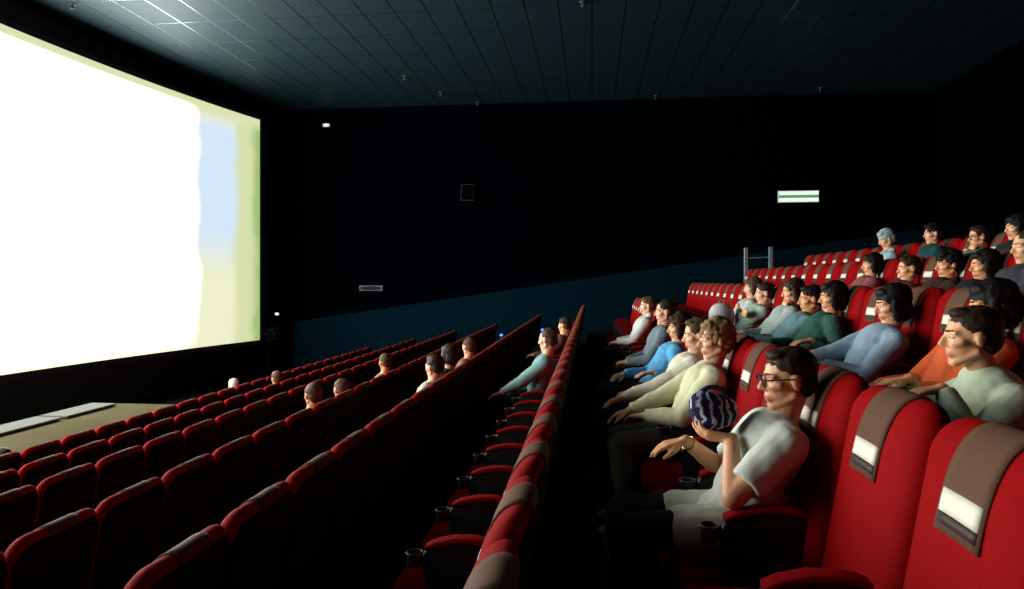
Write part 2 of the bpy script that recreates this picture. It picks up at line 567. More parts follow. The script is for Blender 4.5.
def make_seat():
    r = bpy.data.objects.new('cinema_seat', None)
    r.empty_display_size = 0.1
    C.objects.link(r)
    b = link('backrest', me_back, None, r)
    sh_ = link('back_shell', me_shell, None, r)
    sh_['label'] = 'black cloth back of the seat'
    cv = link('headrest_cover', me_cover, None, r)
    cv['label'] = 'beige leather headrest cover'
    link('name_tag', me_tag, None, cv)
    link('tag_band', me_band, None, cv)
    cu = link('seat_cushion', me_cush, None, r)
    cu.location = (0.20, 0, 0.375)
    link('seat_pan', me_pan, None, cu)
    a = link('armrest', me_arm, None, r)
    a.location = (0, SP / 2, 0)
    link('cup_holder', me_hold, None, a)
    ap = link('arm_pad', me_pad, None, a)
    ap['label'] = 'red padded top of the armrest'
    link('pedestal', me_ped, None, r)
    return r
def copy_tree(o, parent=None):
    c = o.copy()
    C.objects.link(c)
    if parent is not None:
        c.parent = parent
    for ch in list(o.children):
        copy_tree(ch, c)
    return c
ORD = 'first second third fourth fifth sixth seventh eighth ninth tenth eleventh twelfth thirteenth fourteenth fifteenth sixteenth seventeenth eighteenth nineteenth twentieth'.split()
def ordinal(n):
    if n <= 20: return ORD[n - 1]
    if n == 30: return 'thirtieth'
    return ('twenty-' if n < 30 else 'thirty-') + ORD[n % 10 - 1]

# ------------------------------------------------------------------ people
SKINS = {'light': (0.74, 0.39, 0.24), 'tan': (0.68, 0.30, 0.13), 'warm': (0.72, 0.35, 0.18)}
SK = {k: noisy('skin ' + k, v, tuple(c * 0.9 for c in v), 25, 0.5, 0.02, 0.4) for k, v in SKINS.items()}
LIP = principled('lips', (0.46, 0.15, 0.09), 0.5)
EYEW = principled('eye white', (0.75, 0.73, 0.70), 0.2)
IRIS = principled('dark iris', (0.02, 0.012, 0.008), 0.15)
cloth_cache = {}
def cloth(col):
    if col not in cloth_cache:
        cloth_cache[col] = noisy('cloth %.2f %.2f %.2f' % col, col, tuple(c * 0.82 for c in col), 45, 0.85, 0.12, 0.1)
    return cloth_cache[col]
hair_cache = {}
def hair_mat(col):
    if col not in hair_cache:
        m = noisy('hair %.2f %.2f %.2f' % col, col, tuple(c * 0.5 for c in col), 120, 0.6, 0.3, 0.15)
        hair_cache[col] = m
    return hair_cache[col]

def fuse(bm, name, vox, smooth_it=3, amp=0.0, freq=8.0, seed=0.0):
    """Fuse overlapping closed shapes in a bmesh into one continuous skin."""
    me = bpy.data.meshes.new(name + '_src')
    bmesh.ops.recalc_face_normals(bm, faces=bm.faces)
    bm.to_mesh(me)
    bm.free()
    o = bpy.data.objects.new('tmp', me)
    C.objects.link(o)
    r = o.modifiers.new('r', 'REMESH')
    r.mode = 'VOXEL'
    r.voxel_size = vox
    r.adaptivity = 0.0
    s = o.modifiers.new('s', 'SMOOTH')
    s.factor = 0.5
    s.iterations = smooth_it
    dg = bpy.context.evaluated_depsgraph_get()
    out = bpy.data.meshes.new_from_object(o.evaluated_get(dg))
    bpy.data.objects.remove(o)
    bpy.data.meshes.remove(me)
    out.name = name
    if amp:
        off = Vector((seed * 3.1, seed * 1.7, seed))
        ns = [Vector(v.normal) for v in out.vertices]
        for v, nv in zip(out.vertices, ns):
            n1 = noise.noise(Vector((v.co.x * freq * 0.7, v.co.y * freq, v.co.z * freq)) + off)
            n2 = noise.noise(v.co * freq * 2.3 + off)
            v.co += nv * amp * (n1 + 0.5 * n2)
    out.polygons.foreach_set('use_smooth', [True] * len(out.polygons))
    return out

def ik(a, b, l1, l2, pole):
    """Middle joint between a and b for bone lengths l1, l2, bent towards pole; returns (joint, end)."""
    d = b - a
    L = min(d.length, (l1 + l2) * 0.995)
    L = max(L, abs(l1 - l2) + 0.02)
    dn = d.normalized()
    b = a + dn * L
    x = (l1 * l1 - l2 * l2 + L * L) / (2 * L)
    h = math.sqrt(max(0.0, l1 * l1 - x * x))
    pl = pole - dn * pole.dot(dn)
    pl = pl.normalized() if pl.length > 1e-5 else Vector((0, 0, -1))
    return a + dn * x + pl * h, b

def hand(bm, w, d, n, side, curl, fat=1.0):
    """Palm, four fingers and a thumb; w wrist, d finger direction, n palm normal; side = +1 left hand."""
    d = d.normalized()
    n = (n - d * n.dot(d)).normalized()
    t = n.cross(d).normalized() * side        # towards the thumb
    lens = (0.068, 0.076, 0.071, 0.055)
    for i in range(4):
        off = (1.5 - i) * 0.0205
        base = w + d * 0.018 + t * off * 0.55
        kn = w + d * (0.092 - abs(i - 1) * 0.004) + t * off
        capsule(bm, base, kn, 0.0155, 0.0125 * fat, 8, 2)
        p = kn
        ang = curl * (0.55 + 0.12 * i)
        for s_, fr in enumerate((0.45, 0.32, 0.23)):
            dd = (d * math.cos(ang) + n * math.sin(ang)).normalized()
            q = p + dd * lens[i] * fr + t * (1.5 - i) * 0.0012
            capsule(bm, p, q, (0.0093 - 0.0008 * s_) * fat, (0.0086 - 0.0009 * s_) * fat, 8, 2)
            p = q
            ang += curl * 0.75
    b = w + d * 0.03 + t * 0.018
    k1 = w + d * 0.060 + t * 0.044 + n * 0.014
    k2 = k1 + (d * 0.8 + t * 0.25 + n * 0.4 * (0.4 + curl)).normalized() * 0.032
    k3 = k2 + (d * 0.85 - t * 0.1 + n * 0.5 * (0.4 + curl)).normalized() * 0.026
    capsule(bm, b, k1, 0.016, 0.0125, 8, 2)
    capsule(bm, k1, k2, 0.0118 * fat, 0.0105 * fat, 8, 2)
    capsule(bm, k2, k3, 0.0105 * fat, 0.0085 * fat, 8, 2)

def head_shape(bm, hc, R, s=1.0):
    def E(c, r): ellipsoid(bm, hc + R @ (Vector(c) * s), [x * s for x in r], R)
    def K(p, q, a, b): capsule(bm, hc + R @ (Vector(p) * s), hc + R @ (Vector(q) * s), a * s, b * s, 10, 3)
    E((-0.012, 0, 0.030), (0.094, 0.075, 0.088))
    E((0.018, 0, -0.030), (0.068, 0.058, 0.086))
    E((0.040, 0, -0.005), (0.044, 0.060, 0.060))
    K((0.060, -0.014, -0.098), (0.060, 0.014, -0.098), 0.020, 0.020)
    for y in (-1, 1):
        K((0.054, 0.020 * y, -0.094), (-0.004, 0.056 * y, -0.055), 0.017, 0.017)
        K((0.078, 0.012 * y, 0.024), (0.066, 0.046 * y, 0.022), 0.0105, 0.0105)
        K((0.064, 0.034 * y, -0.022), (0.045, 0.052 * y, -0.014), 0.019, 0.016)
        E((-0.008, 0.078 * y, -0.004), (0.018, 0.009, 0.031))
        E((0.092, 0.0115 * y, -0.029), (0.010, 0.0075, 0.008))
    K((0.083, 0, 0.018), (0.106, 0, -0.024), 0.008, 0.0115)
    K((0.078, -0.019, -0.057), (0.078, 0.019, -0.057), 0.0085, 0.0085)
    K((0.086, -0.006, -0.056), (0.086, 0.006, -0.056), 0.0075, 0.0075)
    K((0.078, -0.015, -0.070), (0.078, 0.015, -0.070), 0.0095, 0.0095)
    K((0.070, -0.020, -0.063), (0.070, 0.020, -0.063), 0.012, 0.012)

HAIR = {
    'short': [((-0.022, 0, 0.046), (0.097, 0.082, 0.086)), ((-0.055, 0, 0.0), (0.058, 0.076, 0.075)), ((0.030, 0, 0.098), (0.046, 0.055, 0.024))],
    'crop': [((-0.020, 0, 0.042), (0.094, 0.080, 0.082)), ((-0.055, 0, -0.002), (0.054, 0.073, 0.07))],
    'full': [((-0.022, 0, 0.050), (0.106, 0.090, 0.094)), ((-0.058, 0, 0.0), (0.066, 0.084, 0.085)), ((0.040, 0.012, 0.092), (0.046, 0.060, 0.034))],
    'long': [((-0.022, 0, 0.046), (0.100, 0.087, 0.088)), ((-0.055, 0, -0.01), (0.062, 0.086, 0.10)), ((-0.062, 0, -0.13), (0.048, 0.082, 0.11)),
             ((-0.005, 0.080, -0.06), (0.034, 0.020, 0.10)), ((-0.005, -0.080, -0.06), (0.034, 0.020, 0.10)), ((-0.07, 0, -0.22), (0.035, 0.07, 0.07))],
    'bob': [((-0.022, 0, 0.048), (0.104, 0.090, 0.090)), ((-0.045, 0, -0.03), (0.070, 0.092, 0.085)), ((0.010, 0.080, -0.035), (0.036, 0.020, 0.070)), ((0.010, -0.080, -0.035), (0.036, 0.020, 0.070)),
            ((0.048, 0, 0.082), (0.036, 0.060, 0.034))],
    'bun': [((-0.022, 0, 0.044), (0.096, 0.081, 0.084)), ((-0.055, 0, 0.0), (0.055, 0.074, 0.07)), ((-0.10, 0, 0.075), (0.045, 0.045, 0.042))],
}

def person(key, j, label, hz=1.05, skin='light', hair='short', hcol=(0.02, 0.014, 0.01), top=(0.5, 0.5, 0.5), legs=(0.015, 0.017, 0.025), shoe=(0.05, 0.05, 0.05),
           sleeves='long', yaw=0.0, pitch=-6.0, roll=0.0, arms=('lap', 'lap'), leg='plain', vox=0.010, glasses=False, s=1.0, dy=0.0, dx=0.0, seed=1, hem=0.0, hood=False, mask=False):
    rw = ROWS[key]
    # --- posture: slouch until the head centre comes to height hz
    def post(q):
        rec = math.radians(8 + 22 * q)
        H = Vector((0.315 + 0.115 * q, 0, 0.53))
        T = 0.46 - 0.08 * q
        u = Vector((-math.sin(rec), 0, math.cos(rec)))
        S = H + u * T * s
        dh = Vector((-math.sin(rec * 0.25), 0, math.cos(rec * 0.25)))
        return H, u, T * s, S, S + u * 0.05 * s + dh * 0.152 * s
    lo, hi = -0.1, 1.4
    for _ in range(24):
        mid = (lo + hi) / 2
        if post(mid)[4].z > hz: lo = mid
        else: hi = mid
    H, u, T, S, hc = post(mid)
    if dx:
        # leaning forward off the backrest
        S = S + Vector((dx * 0.8, 0, -dx * 0.12)); hc = hc + Vector((dx, 0, -dx * 0.15)); S = S - Vector((0, 0, dx * 0.20))
        u = (S - H).normalized(); T = (S - H).length
        if dx > 0.2: hc = S + u * 0.10 + Vector((0.04, 0, 0.13))
    yv = Vector((0, 1, 0))
    w = yv.cross(u).normalized()
    F = Matrix((w, yv, u)).transposed()
    R = Matrix.Rotation(math.radians(yaw), 3, 'Z') @ Matrix.Rotation(math.radians(-pitch), 3, 'Y') @ Matrix.Rotation(math.radians(roll), 3, 'X')
    neck = S + u * 0.035 * s
    # --- limbs
    sh, el, wr = {}, {}, {}
    hd = {}
    for i, sd in enumerate((1, -1)):
        sh[sd] = S + Vector((0, 0.172 * sd * s, 0)) - u * 0.015
        mode = arms[i]
        pole = Vector((-0.5, 0.75 * sd, -0.9))
        nrm = Vector((0, 0, -1)); fd = Vector((1, -0.25 * sd, -0.1)); curl = 0.45
        tgt = None
        if mode == 'lap': tgt = Vector((H.x + 0.24, 0.07 * sd, 0.645)); fd = Vector((0.8, -0.6 * sd, -0.15))
        elif mode == 'rest': tgt = Vector((0.44, 0.255 * sd, 0.705)); fd = Vector((1, 0, -0.12)); pole = Vector((-1, 0.3 * sd, -0.6)); curl = 0.35
        elif mode == 'knee': tgt = Vector((H.x + 0.36, 0.12 * sd, 0.615)); fd = Vector((1, 0, -0.35)); curl = 0.4
        elif mode == 'reach': tgt = Vector((H.x + 0.30, 0.13 * sd, 0.745)); fd = Vector((1, 0.05 * sd, -0.12)); curl = 0.35
        elif mode == 'belly': tgt = Vector((S.x + 0.27, -0.02 * sd, 0.78)); fd = Vector((0.75, -0.55 * sd, 0.15)); nrm = Vector((-0.7, -0.4 * sd, -0.5)); curl = 0.6
        elif mode == 'chin': tgt = hc + Vector((0.10, 0.03 * sd, -0.19)); fd = Vector((-0.25, 0.1 * sd, 1)); nrm = Vector((-1, -0.2 * sd, 0)); curl = 0.95; pole = Vector((0.3, 0.6 * sd, -1))
        elif mode == 'cross': tgt = Vector((S.x + 0.20, -0.10 * sd, 0.80 + (0.04 if sd > 0 else 0))); fd = Vector((0.1, -1 * sd, 0.1)); nrm = Vector((-1, 0, 0)); curl = 0.35; pole = Vector((0.1, 0.8 * sd, -0.9))
        elif mode == 'hold': tgt = Vector((S.x + 0.30, 0.05 * sd, 0.84)); fd = Vector((0.7, -0.35 * sd, 0.6)); nrm = Vector((-0.3, -0.9 * sd, 0.1)); curl = 0.8
        if isinstance(mode, tuple):
            tgt, fd, nrm, curl = Vector(mode[0]), Vector(mode[1]), Vector(mode[2]), mode[3]
            if len(mode) > 4: pole = Vector(mode[4])
        el[sd], wr[sd] = ik(sh[sd], tgt, 0.285 * s, 0.250 * s, pole)
        hd[sd] = (fd, nrm, curl)
    hip, kn, an, toe = {}, {}, {}, {}
    for sd in (1, -1):
        hip[sd] = H + Vector((0, 0.085 * sd, -0.015))
        if leg == 'raised':
            K = Vector((H.x + 0.33, 0.10 * sd, 0.80 + 0.03 * sd)); A = Vector((H.x + 0.46, 0.10 * sd, 0.43))
            td = Vector((0.5, 0, 0.8))
        elif leg == 'stretch':
            K = Vector((H.x + 0.415, 0.11 * sd, 0.50)); A = Vector((H.x + 0.50 + 0.06 * sd, 0.13 * sd, 0.095)); td = Vector((1, 0.2 * sd, 0.05))
        elif leg == 'aside':
            K = Vector((H.x + 0.40, 0.11 + 0.10 * sd, 0.50)); A = Vector((H.x + 0.33, 0.20 + 0.14 * sd, 0.095)); td = Vector((1, 0.15, 0))
        elif leg == 'wide':
            K = Vector((H.x + 0.38, 0.19 * sd, 0.51)); A = Vector((H.x + 0.36, 0.16 * sd, 0.09)); td = Vector((1, 0.3 * sd, 0))
        else:
            K = Vector((H.x + 0.41, 0.115 * sd, 0.505)); A = Vector((H.x + 0.40 + 0.05 * sd * (seed % 3 - 1), 0.115 * sd, 0.09)); td = Vector((1, 0.12 * sd, 0))
        kn[sd], an[sd], toe[sd] = K, A, td.normalized()
    fat = 1.0 if vox < 0.008 else 1.2
    # --- body
    def torso(bm, g):
        ellipsoid(bm, H + u * 0.0, (0.118 + g, 0.168 + g, 0.105 + g), F)
        ellipsoid(bm, H + u * T * 0.42, (0.110 + g, 0.145 + g, 0.19 + g), F)
        ellipsoid(bm, H + u * T * 0.76, (0.116 + g, 0.160 + g, 0.155 + g), F)
        capsule(bm, sh[1] - yv * 0.025, sh[-1] + yv * 0.025, 0.060 + g, 0.060 + g, 14, 4)
        capsule(bm, S - u * 0.03, neck, 0.075 + g, 0.056 + g * 0.6, 14, 4)
    bm = bmesh.new()
    torso(bm, 0)
    capsule(bm, S - u * 0.02, hc + R @ Vector((-0.020, 0, -0.06)), 0.060, 0.050, 14, 4)
    head_shape(bm, hc, R, s)
    for sd in (1, -1):
        capsule(bm, sh[sd], el[sd], 0.052, 0.041, 12, 3)
        mid_ = el[sd].lerp(wr[sd], 0.3)
        capsule(bm, el[sd], mid_, 0.040, 0.039, 12, 3)
        capsule(bm, mid_, wr[sd], 0.039, 0.0265, 12, 3)
        fd, nrm, curl = hd[sd]
        # fd, nrm are person-space directions; the thumb leaves on the inner/upper side
        d = fd.normalized(); n = (nrm - d * nrm.dot(d)).normalized()
        t = n.cross(d)
        want = Vector((0.2, -1.0 * sd, 0.5))
        hand(bm, wr[sd], d, n, 1 if t.dot(want) >= 0 else -1, curl, fat)
        capsule(bm, hip[sd], kn[sd], 0.080, 0.056, 12, 3)
        mid_ = kn[sd].lerp(an[sd], 0.3)
        capsule(bm, kn[sd], mid_, 0.055, 0.053, 12, 3)
        capsule(bm, mid_, an[sd], 0.053, 0.036, 12, 3)
        capsule(bm, an[sd] - Vector((0, 0, 0.035)), an[sd] + toe[sd] * 0.13 - Vector((0, 0, 0.045)), 0.036, 0.028, 10, 3)
    me = fuse(bm, 'person', vox, 2)
    body = link('person', me, SK[skin])
    me.materials.append(LIP)
    Ri = R.inverted()
    lips = [0] * len(me.polygons)
    for p in me.polygons:
        q = Ri @ (Vector(p.center) - hc) / s
        if q.x > 0.074 and abs(q.y) < 0.026 and -0.078 < q.z < -0.050:
            lips[p.index] = 1
    me.polygons.foreach_set('material_index', lips)
    body.location = (rw['x'], seat_y(key, j) + dy, rw['z'])
    body.rotation_euler = (0, 0, PI)
    tag(body, label, 'person', 'seated audience')
    # --- clothes
    g = 0.016
    bm = bmesh.new()
    torso(bm, g)
    if hem:
        for sd in (1, -1):
            capsule(bm, hip[sd], hip[sd].lerp(kn[sd], hem), 0.080 + g * 1.9, 0.074 + g * 1.7, 14, 3)
    for sd in (1, -1):
        if sleeves == 'long':
            capsule(bm, sh[sd], el[sd], 0.056 + g, 0.046 + g, 14, 3)
            capsule(bm, el[sd], el[sd].lerp(wr[sd], 0.5), 0.044 + g, 0.040 + g * 0.8, 14, 3)
            tube(bm, el[sd].lerp(wr[sd], 0.45), wr[sd].lerp(el[sd], 0.05), 0.041 + g * 0.8, 0.031 + g * 0.6, 14)
        else:
            capsule(bm, sh[sd], sh[sd].lerp(el[sd], 0.3), 0.058 + g, 0.055 + g, 14, 3)
            tube(bm, sh[sd].lerp(el[sd], 0.2), sh[sd].lerp(el[sd], 0.78), 0.056 + g, 0.052 + g, 14)
    if hood:
        capsule(bm, S + Vector((-0.05, 0.07, 0.06)), S + Vector((-0.05, -0.07, 0.06)), 0.05, 0.05, 12, 3)
    link('shirt', fuse(bm, 'shirt', max(vox, 0.009), 3, 0.009, 9, seed), cloth(top), body)
    bm = bmesh.new()
    ellipsoid(bm, H - u * 0.005, (0.118 + 0.012, 0.168 + 0.012, 0.105), F)
    for sd in (1, -1):
        capsule(bm, hip[sd], kn[sd], 0.080 + 0.014, 0.060 + 0.012, 14, 3)
        capsule(bm, kn[sd], kn[sd].lerp(an[sd], 0.5), 0.058 + 0.012, 0.056 + 0.012, 14, 3)
        tube(bm, kn[sd].lerp(an[sd], 0.4), kn[sd].lerp(an[sd], 0.97), 0.057 + 0.012, 0.044 + 0.012, 14)
    link('trousers', fuse(bm, 'trousers', max(vox, 0.011), 3, 0.008, 8, seed + 5), cloth(legs), body)
    for sd in (1, -1):
        bm = bmesh.new()
        a0 = an[sd] - Vector((0, 0, 0.045)); tt = toe[sd]
        capsule(bm, a0 - tt * 0.045, a0 + tt * 0.06, 0.044, 0.046, 12, 3)
        capsule(bm, a0 + tt * 0.06, a0 + tt * 0.16 - Vector((0, 0, 0.006)), 0.045, 0.034, 12, 3)
        capsule(bm, a0 - tt * 0.01, a0 - tt * 0.01 + Vector((0, 0, 0.055)), 0.044, 0.042, 12, 3)
        mm = fuse(bm, 'shoe', max(vox, 0.009), 2)
        if tt.z < 0.3:
            for v in mm.vertices:
                v.co.z = max(v.co.z, 0.004)
        link('shoe', mm, cloth(shoe), body)
    if hair:
        bm = bmesh.new()
        for c, r in HAIR[hair]:
            ellipsoid(bm, hc + R @ (Vector(c) * s), [x * s for x in r], R)
        am, fq = {'full': (0.014, 22), 'long': (0.008, 18), 'bob': (0.007, 20)}.get(hair, (0.005, 26)) if hood != 2 else (0.006, 9)
        link('hood' if hood == 2 else 'hair', fuse(bm, 'hair', max(0.006, vox * 0.8), 2, am, fq, seed), cloth(hcol) if hood == 2 else hair_mat(hcol), body)
    for sy in (1, -1):
        bm = bmesh.new()
        ellipsoid(bm, hc + R @ (Vector((0.0705, 0.031 * sy, 0.004)) * s), (0.0135 * s, 0.0135 * s, 0.0078 * s), R, 12, 8)
        mm = finish(bm, 'eye')
        mm.materials.append(EYEW); mm.materials.append(IRIS)
        for p in mm.polygons:
            q = Ri @ (Vector(p.center) - hc) / s
            yy = abs(q.y) - 0.031
            if q.x > 0.0705 and yy * yy + (q.z - 0.004) ** 2 < 0.0062 ** 2:
                p.material_index = 1
        link('eye', mm, None, body)
        if hair:
            bm = bmesh.new()
            capsule(bm, hc + R @ (Vector((0.0885, 0.014 * sy, 0.0275)) * s), hc + R @ (Vector((0.0735, 0.046 * sy, 0.030)) * s), 0.0045 * s, 0.0028 * s, 8, 2)
            link('eyebrow', finish(bm, 'eyebrow'), hair_mat(BRN if hood else hcol), body)
    if glasses:
        bm = bmesh.new()
        rm = R @ Matrix.Rotation(0, 3, 'Z')
        for sy in (1, -1):
            torus(bm, hc + R @ Vector((0.099, 0.034 * sy, 0.003)), 0.024, 0.0026, 0, 20, 6, R)
            capsule(bm, hc + R @ Vector((0.097, 0.057 * sy, 0.010)), hc + R @ Vector((0.0, 0.083 * sy, 0.012)), 0.003, 0.003, 8, 2)
        capsule(bm, hc + R @ Vector((0.104, -0.010, 0.006)), hc + R @ Vector((0.104, 0.010, 0.006)), 0.0026, 0.0026, 8, 2)
        link('glasses', finish(bm, 'glasses'), M['plastic'], body)
    OCC.setdefault(key, {})[j] = label
    return body, dict(H=H, S=S, hc=hc, wr=wr, el=el, kn=kn, an=an, R=R, hd=hd)
OCC = {}

BLK, BRN, BLD, GRY, LBR = (0.010, 0.008, 0.007), (0.035, 0.018, 0.010), (0.30, 0.19, 0.09), (0.45, 0.43, 0.40), (0.10, 0.055, 0.03)
# seventh row: the row whose laps we look along
near, nj = person('D', 3, 'person in a pale grey short-sleeved shirt and glasses holding a patterned bag, nearest in view', hz=1.08, skin='warm', hair='short', hcol=BRN, top=(0.62, 0.66, 0.58), sleeves='short',
       arms=(((0.42, 0.07, 0.86), (1, -0.3, 0.1), (-0.2, -0.5, 0.85), 0.5, (-0.7, 1.0, -0.45)), ((0.56, -0.14, 0.80), (1, 0.15, -0.2), (0, 0, -1), 0.35)), vox=0.006, glasses=True, pitch=-4, yaw=4, hem=0.45, seed=3)
person('D', 6, 'person in a wide pale yellow-green top with curly fair hair beside two empty seats', hz=1.10, skin='light', hair='full', hcol=BLD, top=(0.62, 0.62, 0.40), legs=(0.08, 0.11, 0.07), shoe=(0.6, 0.8, 0.66), arms=('lap', 'knee'), vox=0.007, pitch=-5, yaw=8, leg='aside', seed=2, dy=-0.1)
person('D', 7, 'person in a cream top just beyond the curly fair hair, seventh row', hz=1.07, skin='light', hair='short', hcol=LBR, top=(0.62, 0.60, 0.46), arms=('knee', 'lap'), vox=0.008, pitch=-8, seed=4, dy=0.1)
person('D', 9, 'person in a bright blue top with one hand resting on the armrest, seventh row', hz=1.06, skin='warm', hair='bob', hcol=BRN, top=(0.10, 0.36, 0.62), arms=('rest', 'lap'), vox=0.008, pitch=-6, seed=6)
person('D', 11, 'person in a dark slate jacket one free seat beyond the bright blue top, seventh row', hz=1.15, skin='light', hair='bun', hcol=BRN, top=(0.14, 0.19, 0.21), arms=('lap', 'lap'), vox=0.009, pitch=-4, seed=7, dy=-0.1)
person('D', 15, 'person in a whitish grey hooded top, farthest viewer of the seventh row', hz=1.13, skin='light', hair='short', hcol=LBR, top=(0.50, 0.51, 0.49), arms=('lap', 'lap'), vox=0.010, seed=8, hood=True)
# eighth row
person('E', 1, 'person in a pale sage green shirt leaning far forward, nearest viewer of the eighth row', hz=1.01, skin='warm', hair='short', hcol=BRN, top=(0.55, 0.62, 0.45), arms=('reach', 'reach'), vox=0.007, pitch=-2, yaw=-8, dx=0.34, seed=10, dy=-0.05)
person('E', 2, 'person in an orange top half hidden behind the leaning sage green shirt, eighth row', hz=1.04, skin='tan', hair='bob', hcol=BLK, top=(0.62, 0.11, 0.035), arms=('lap', 'lap'), vox=0.007, yaw=-10, seed=9, dy=0.0)
person('E', 4, 'person in a blue-grey shirt leaning forward between two empty seats, eighth row', hz=1.02, skin='warm', hair='bob', hcol=BLK, top=(0.26, 0.35, 0.45), arms=('lap', 'knee'), vox=0.007, pitch=-10, dx=0.05, seed=11, dy=-0.12)
person('E', 6, 'person in a dark green jacket with a hand on the armrest, eighth row', hz=1.03, skin='tan', hair='bob', hcol=BLK, top=(0.03, 0.09, 0.07), arms=('rest', 'lap'), vox=0.008, seed=12)
person('E', 7, 'person in a slate teal top next to the dark green jacket, eighth row', hz=1.00, skin='tan', hair='short', hcol=BLK, top=(0.12, 0.22, 0.24), arms=('lap', 'lap'), vox=0.008, seed=13)
person('E', 8, 'person in a pale grey top resting chin on hand, eighth row', hz=1.06, skin='warm', hair='long', hcol=BRN, top=(0.32, 0.38, 0.36), arms=('chin', 'lap'), vox=0.008, pitch=-10, seed=14)
person('E', 10, 'person in a mint green shirt with arms crossed, eighth row', hz=1.02, skin='light', hair='short', hcol=BRN, top=(0.36, 0.52, 0.43), arms=('cross', 'cross'), vox=0.009, seed=15)
person('E', 11, 'person in a light grey top, farthest viewer of the eighth row', hz=1.08, skin='light', hair='bob', hcol=LBR, top=(0.45, 0.47, 0.45), arms=('lap', 'lap'), vox=0.010, seed=16)
# ninth row
person('F', 3, 'person in a charcoal top at the picture edge, nearest viewer of the ninth row', hz=1.12, skin='warm', hair='crop', hcol=BRN, top=(0.04, 0.04, 0.05), arms=('lap', 'lap'), vox=0.009, seed=21)
person('F', 4, 'person in a black jacket, second viewer from the picture edge in the ninth row', hz=1.00, skin='tan', hair='bob', hcol=BLK, top=(0.02, 0.02, 0.025), arms=('lap', 'lap'), vox=0.008, seed=17)
person('F', 5, 'person in a dark brown top, third viewer from the picture edge in the ninth row', hz=1.02, skin='tan', hair='full', hcol=BLK, top=(0.05, 0.025, 0.018), arms=('lap', 'lap'), vox=0.008, seed=18)
person('F', 6, 'person in a dim maroon top with an empty seat just beyond, ninth row', hz=1.00, skin='warm', hair='short', hcol=BRN, top=(0.10, 0.025, 0.025), arms=('lap', 'lap'), vox=0.009, seed=19, dy=0.2)
person('F', 8, 'person in a rose top low in the seat, farthest viewer of the ninth row', hz=1.06, skin='warm', hair='bob', hcol=BLK, top=(0.24, 0.08, 0.08), arms=('lap', 'lap'), vox=0.009, seed=20)
# topmost row
person('G', 4, 'person in black nearest the picture edge in the topmost row', hz=1.13, skin='warm', hair='bob', hcol=BLK, top=(0.02, 0.02, 0.025), arms=('lap', 'lap'), vox=0.009, seed=24)
person('G', 5, 'person in a grey-green top with glasses, hand raised, topmost row', hz=1.08, skin='warm', hair='short', hcol=BRN, top=(0.10, 0.14, 0.13), arms=('chin', 'lap'), vox=0.009, glasses=True, seed=22, dy=0.15)
person('G', 7, 'person in a dark teal jacket with thick black hair, topmost row', hz=1.18, skin='warm', hair='full', hcol=BLK, top=(0.012, 0.05, 0.055), arms=('lap', 'rest'), vox=0.009, seed=23)
person('G', 9, 'person huddled in a pale blue hooded top, farthest viewer of the topmost row', hz=1.20, skin='warm', hair='full', hcol=(0.30, 0.40, 0.44), top=(0.30, 0.40, 0.44), arms=('cross', 'cross'), vox=0.009, pitch=-25, dx=0.12, seed=26, hood=2, s=1.06)
# rows towards the screen, seen from behind
ORG = (0.11, 0.045, 0.018)
person('P', 0, 'person cut by the photo edge in the front row', hz=1.02, skin='tan', hair='short', hcol=LBR, top=(0.5, 0.3, 0.15), vox=0.011, seed=30, dy=0.2)
person('P', 9, 'person with white hair and a pale shirt, front row', hz=1.08, skin='light', hair='short', hcol=(0.62, 0.60, 0.55), top=(0.6, 0.58, 0.5), vox=0.011, yaw=-35, seed=31)
person('Q', 10, 'person in an orange top turned to one side, second row', hz=1.12, skin='tan', hair='short', hcol=ORG, top=(0.5, 0.2, 0.08), vox=0.011, yaw=-40, seed=32)
person('B', 7, 'person in a red-brown top nearest the viewer, fourth row', hz=1.13, skin='tan', hair='crop', hcol=ORG, top=(0.4, 0.08, 0.05), vox=0.010, yaw=-40, seed=33, dy=0.2)
person('B', 9, 'person sunk low in the seat between two others, fourth row', hz=1.07, skin='tan', hair='crop', hcol=ORG, top=(0.4, 0.12, 0.06), vox=0.010, yaw=-40, seed=34, dy=-0.15)
person('B', 12, 'person in a tan top sitting tall, farthest in the fourth row', hz=1.17, skin='tan', hair='crop', hcol=ORG, top=(0.4, 0.2, 0.1), vox=0.010, yaw=-45, seed=35, dy=-0.1)
person('A', 9, 'person in a cream collar nearest the viewer, fifth row', hz=1.14, skin='light', hair='short', hcol=BRN, top=(0.55, 0.45, 0.35), vox=0.010, yaw=-30, seed=36, dy=0.2)
person('A', 11, 'person in black between two others, fifth row', hz=1.17, skin='light', hair='bob', hcol=BRN, top=(0.03, 0.03, 0.03), vox=0.010, yaw=-30, seed=37, dy=-0.1)
person('A', 13, 'person in a brown top, farthest in the fifth row', hz=1.15, skin='tan', hair='crop', hcol=ORG, top=(0.25, 0.1, 0.05), vox=0.010, yaw=-40, seed=38)
person('C', 11, 'person in a pale teal top with one arm stretched forward, sixth row', hz=1.15, skin='light', hair='crop', hcol=LBR, top=(0.22, 0.38, 0.36), vox=0.008, yaw=-25, dx=0.02, arms=('knee', 'lap'), seed=39)
person('C', 17, 'person in a dark top beyond the pale teal top, sixth row', hz=1.08, skin='tan', hair='short', hcol=BRN, top=(0.1, 0.05, 0.04), vox=0.010, yaw=-25, seed=40)

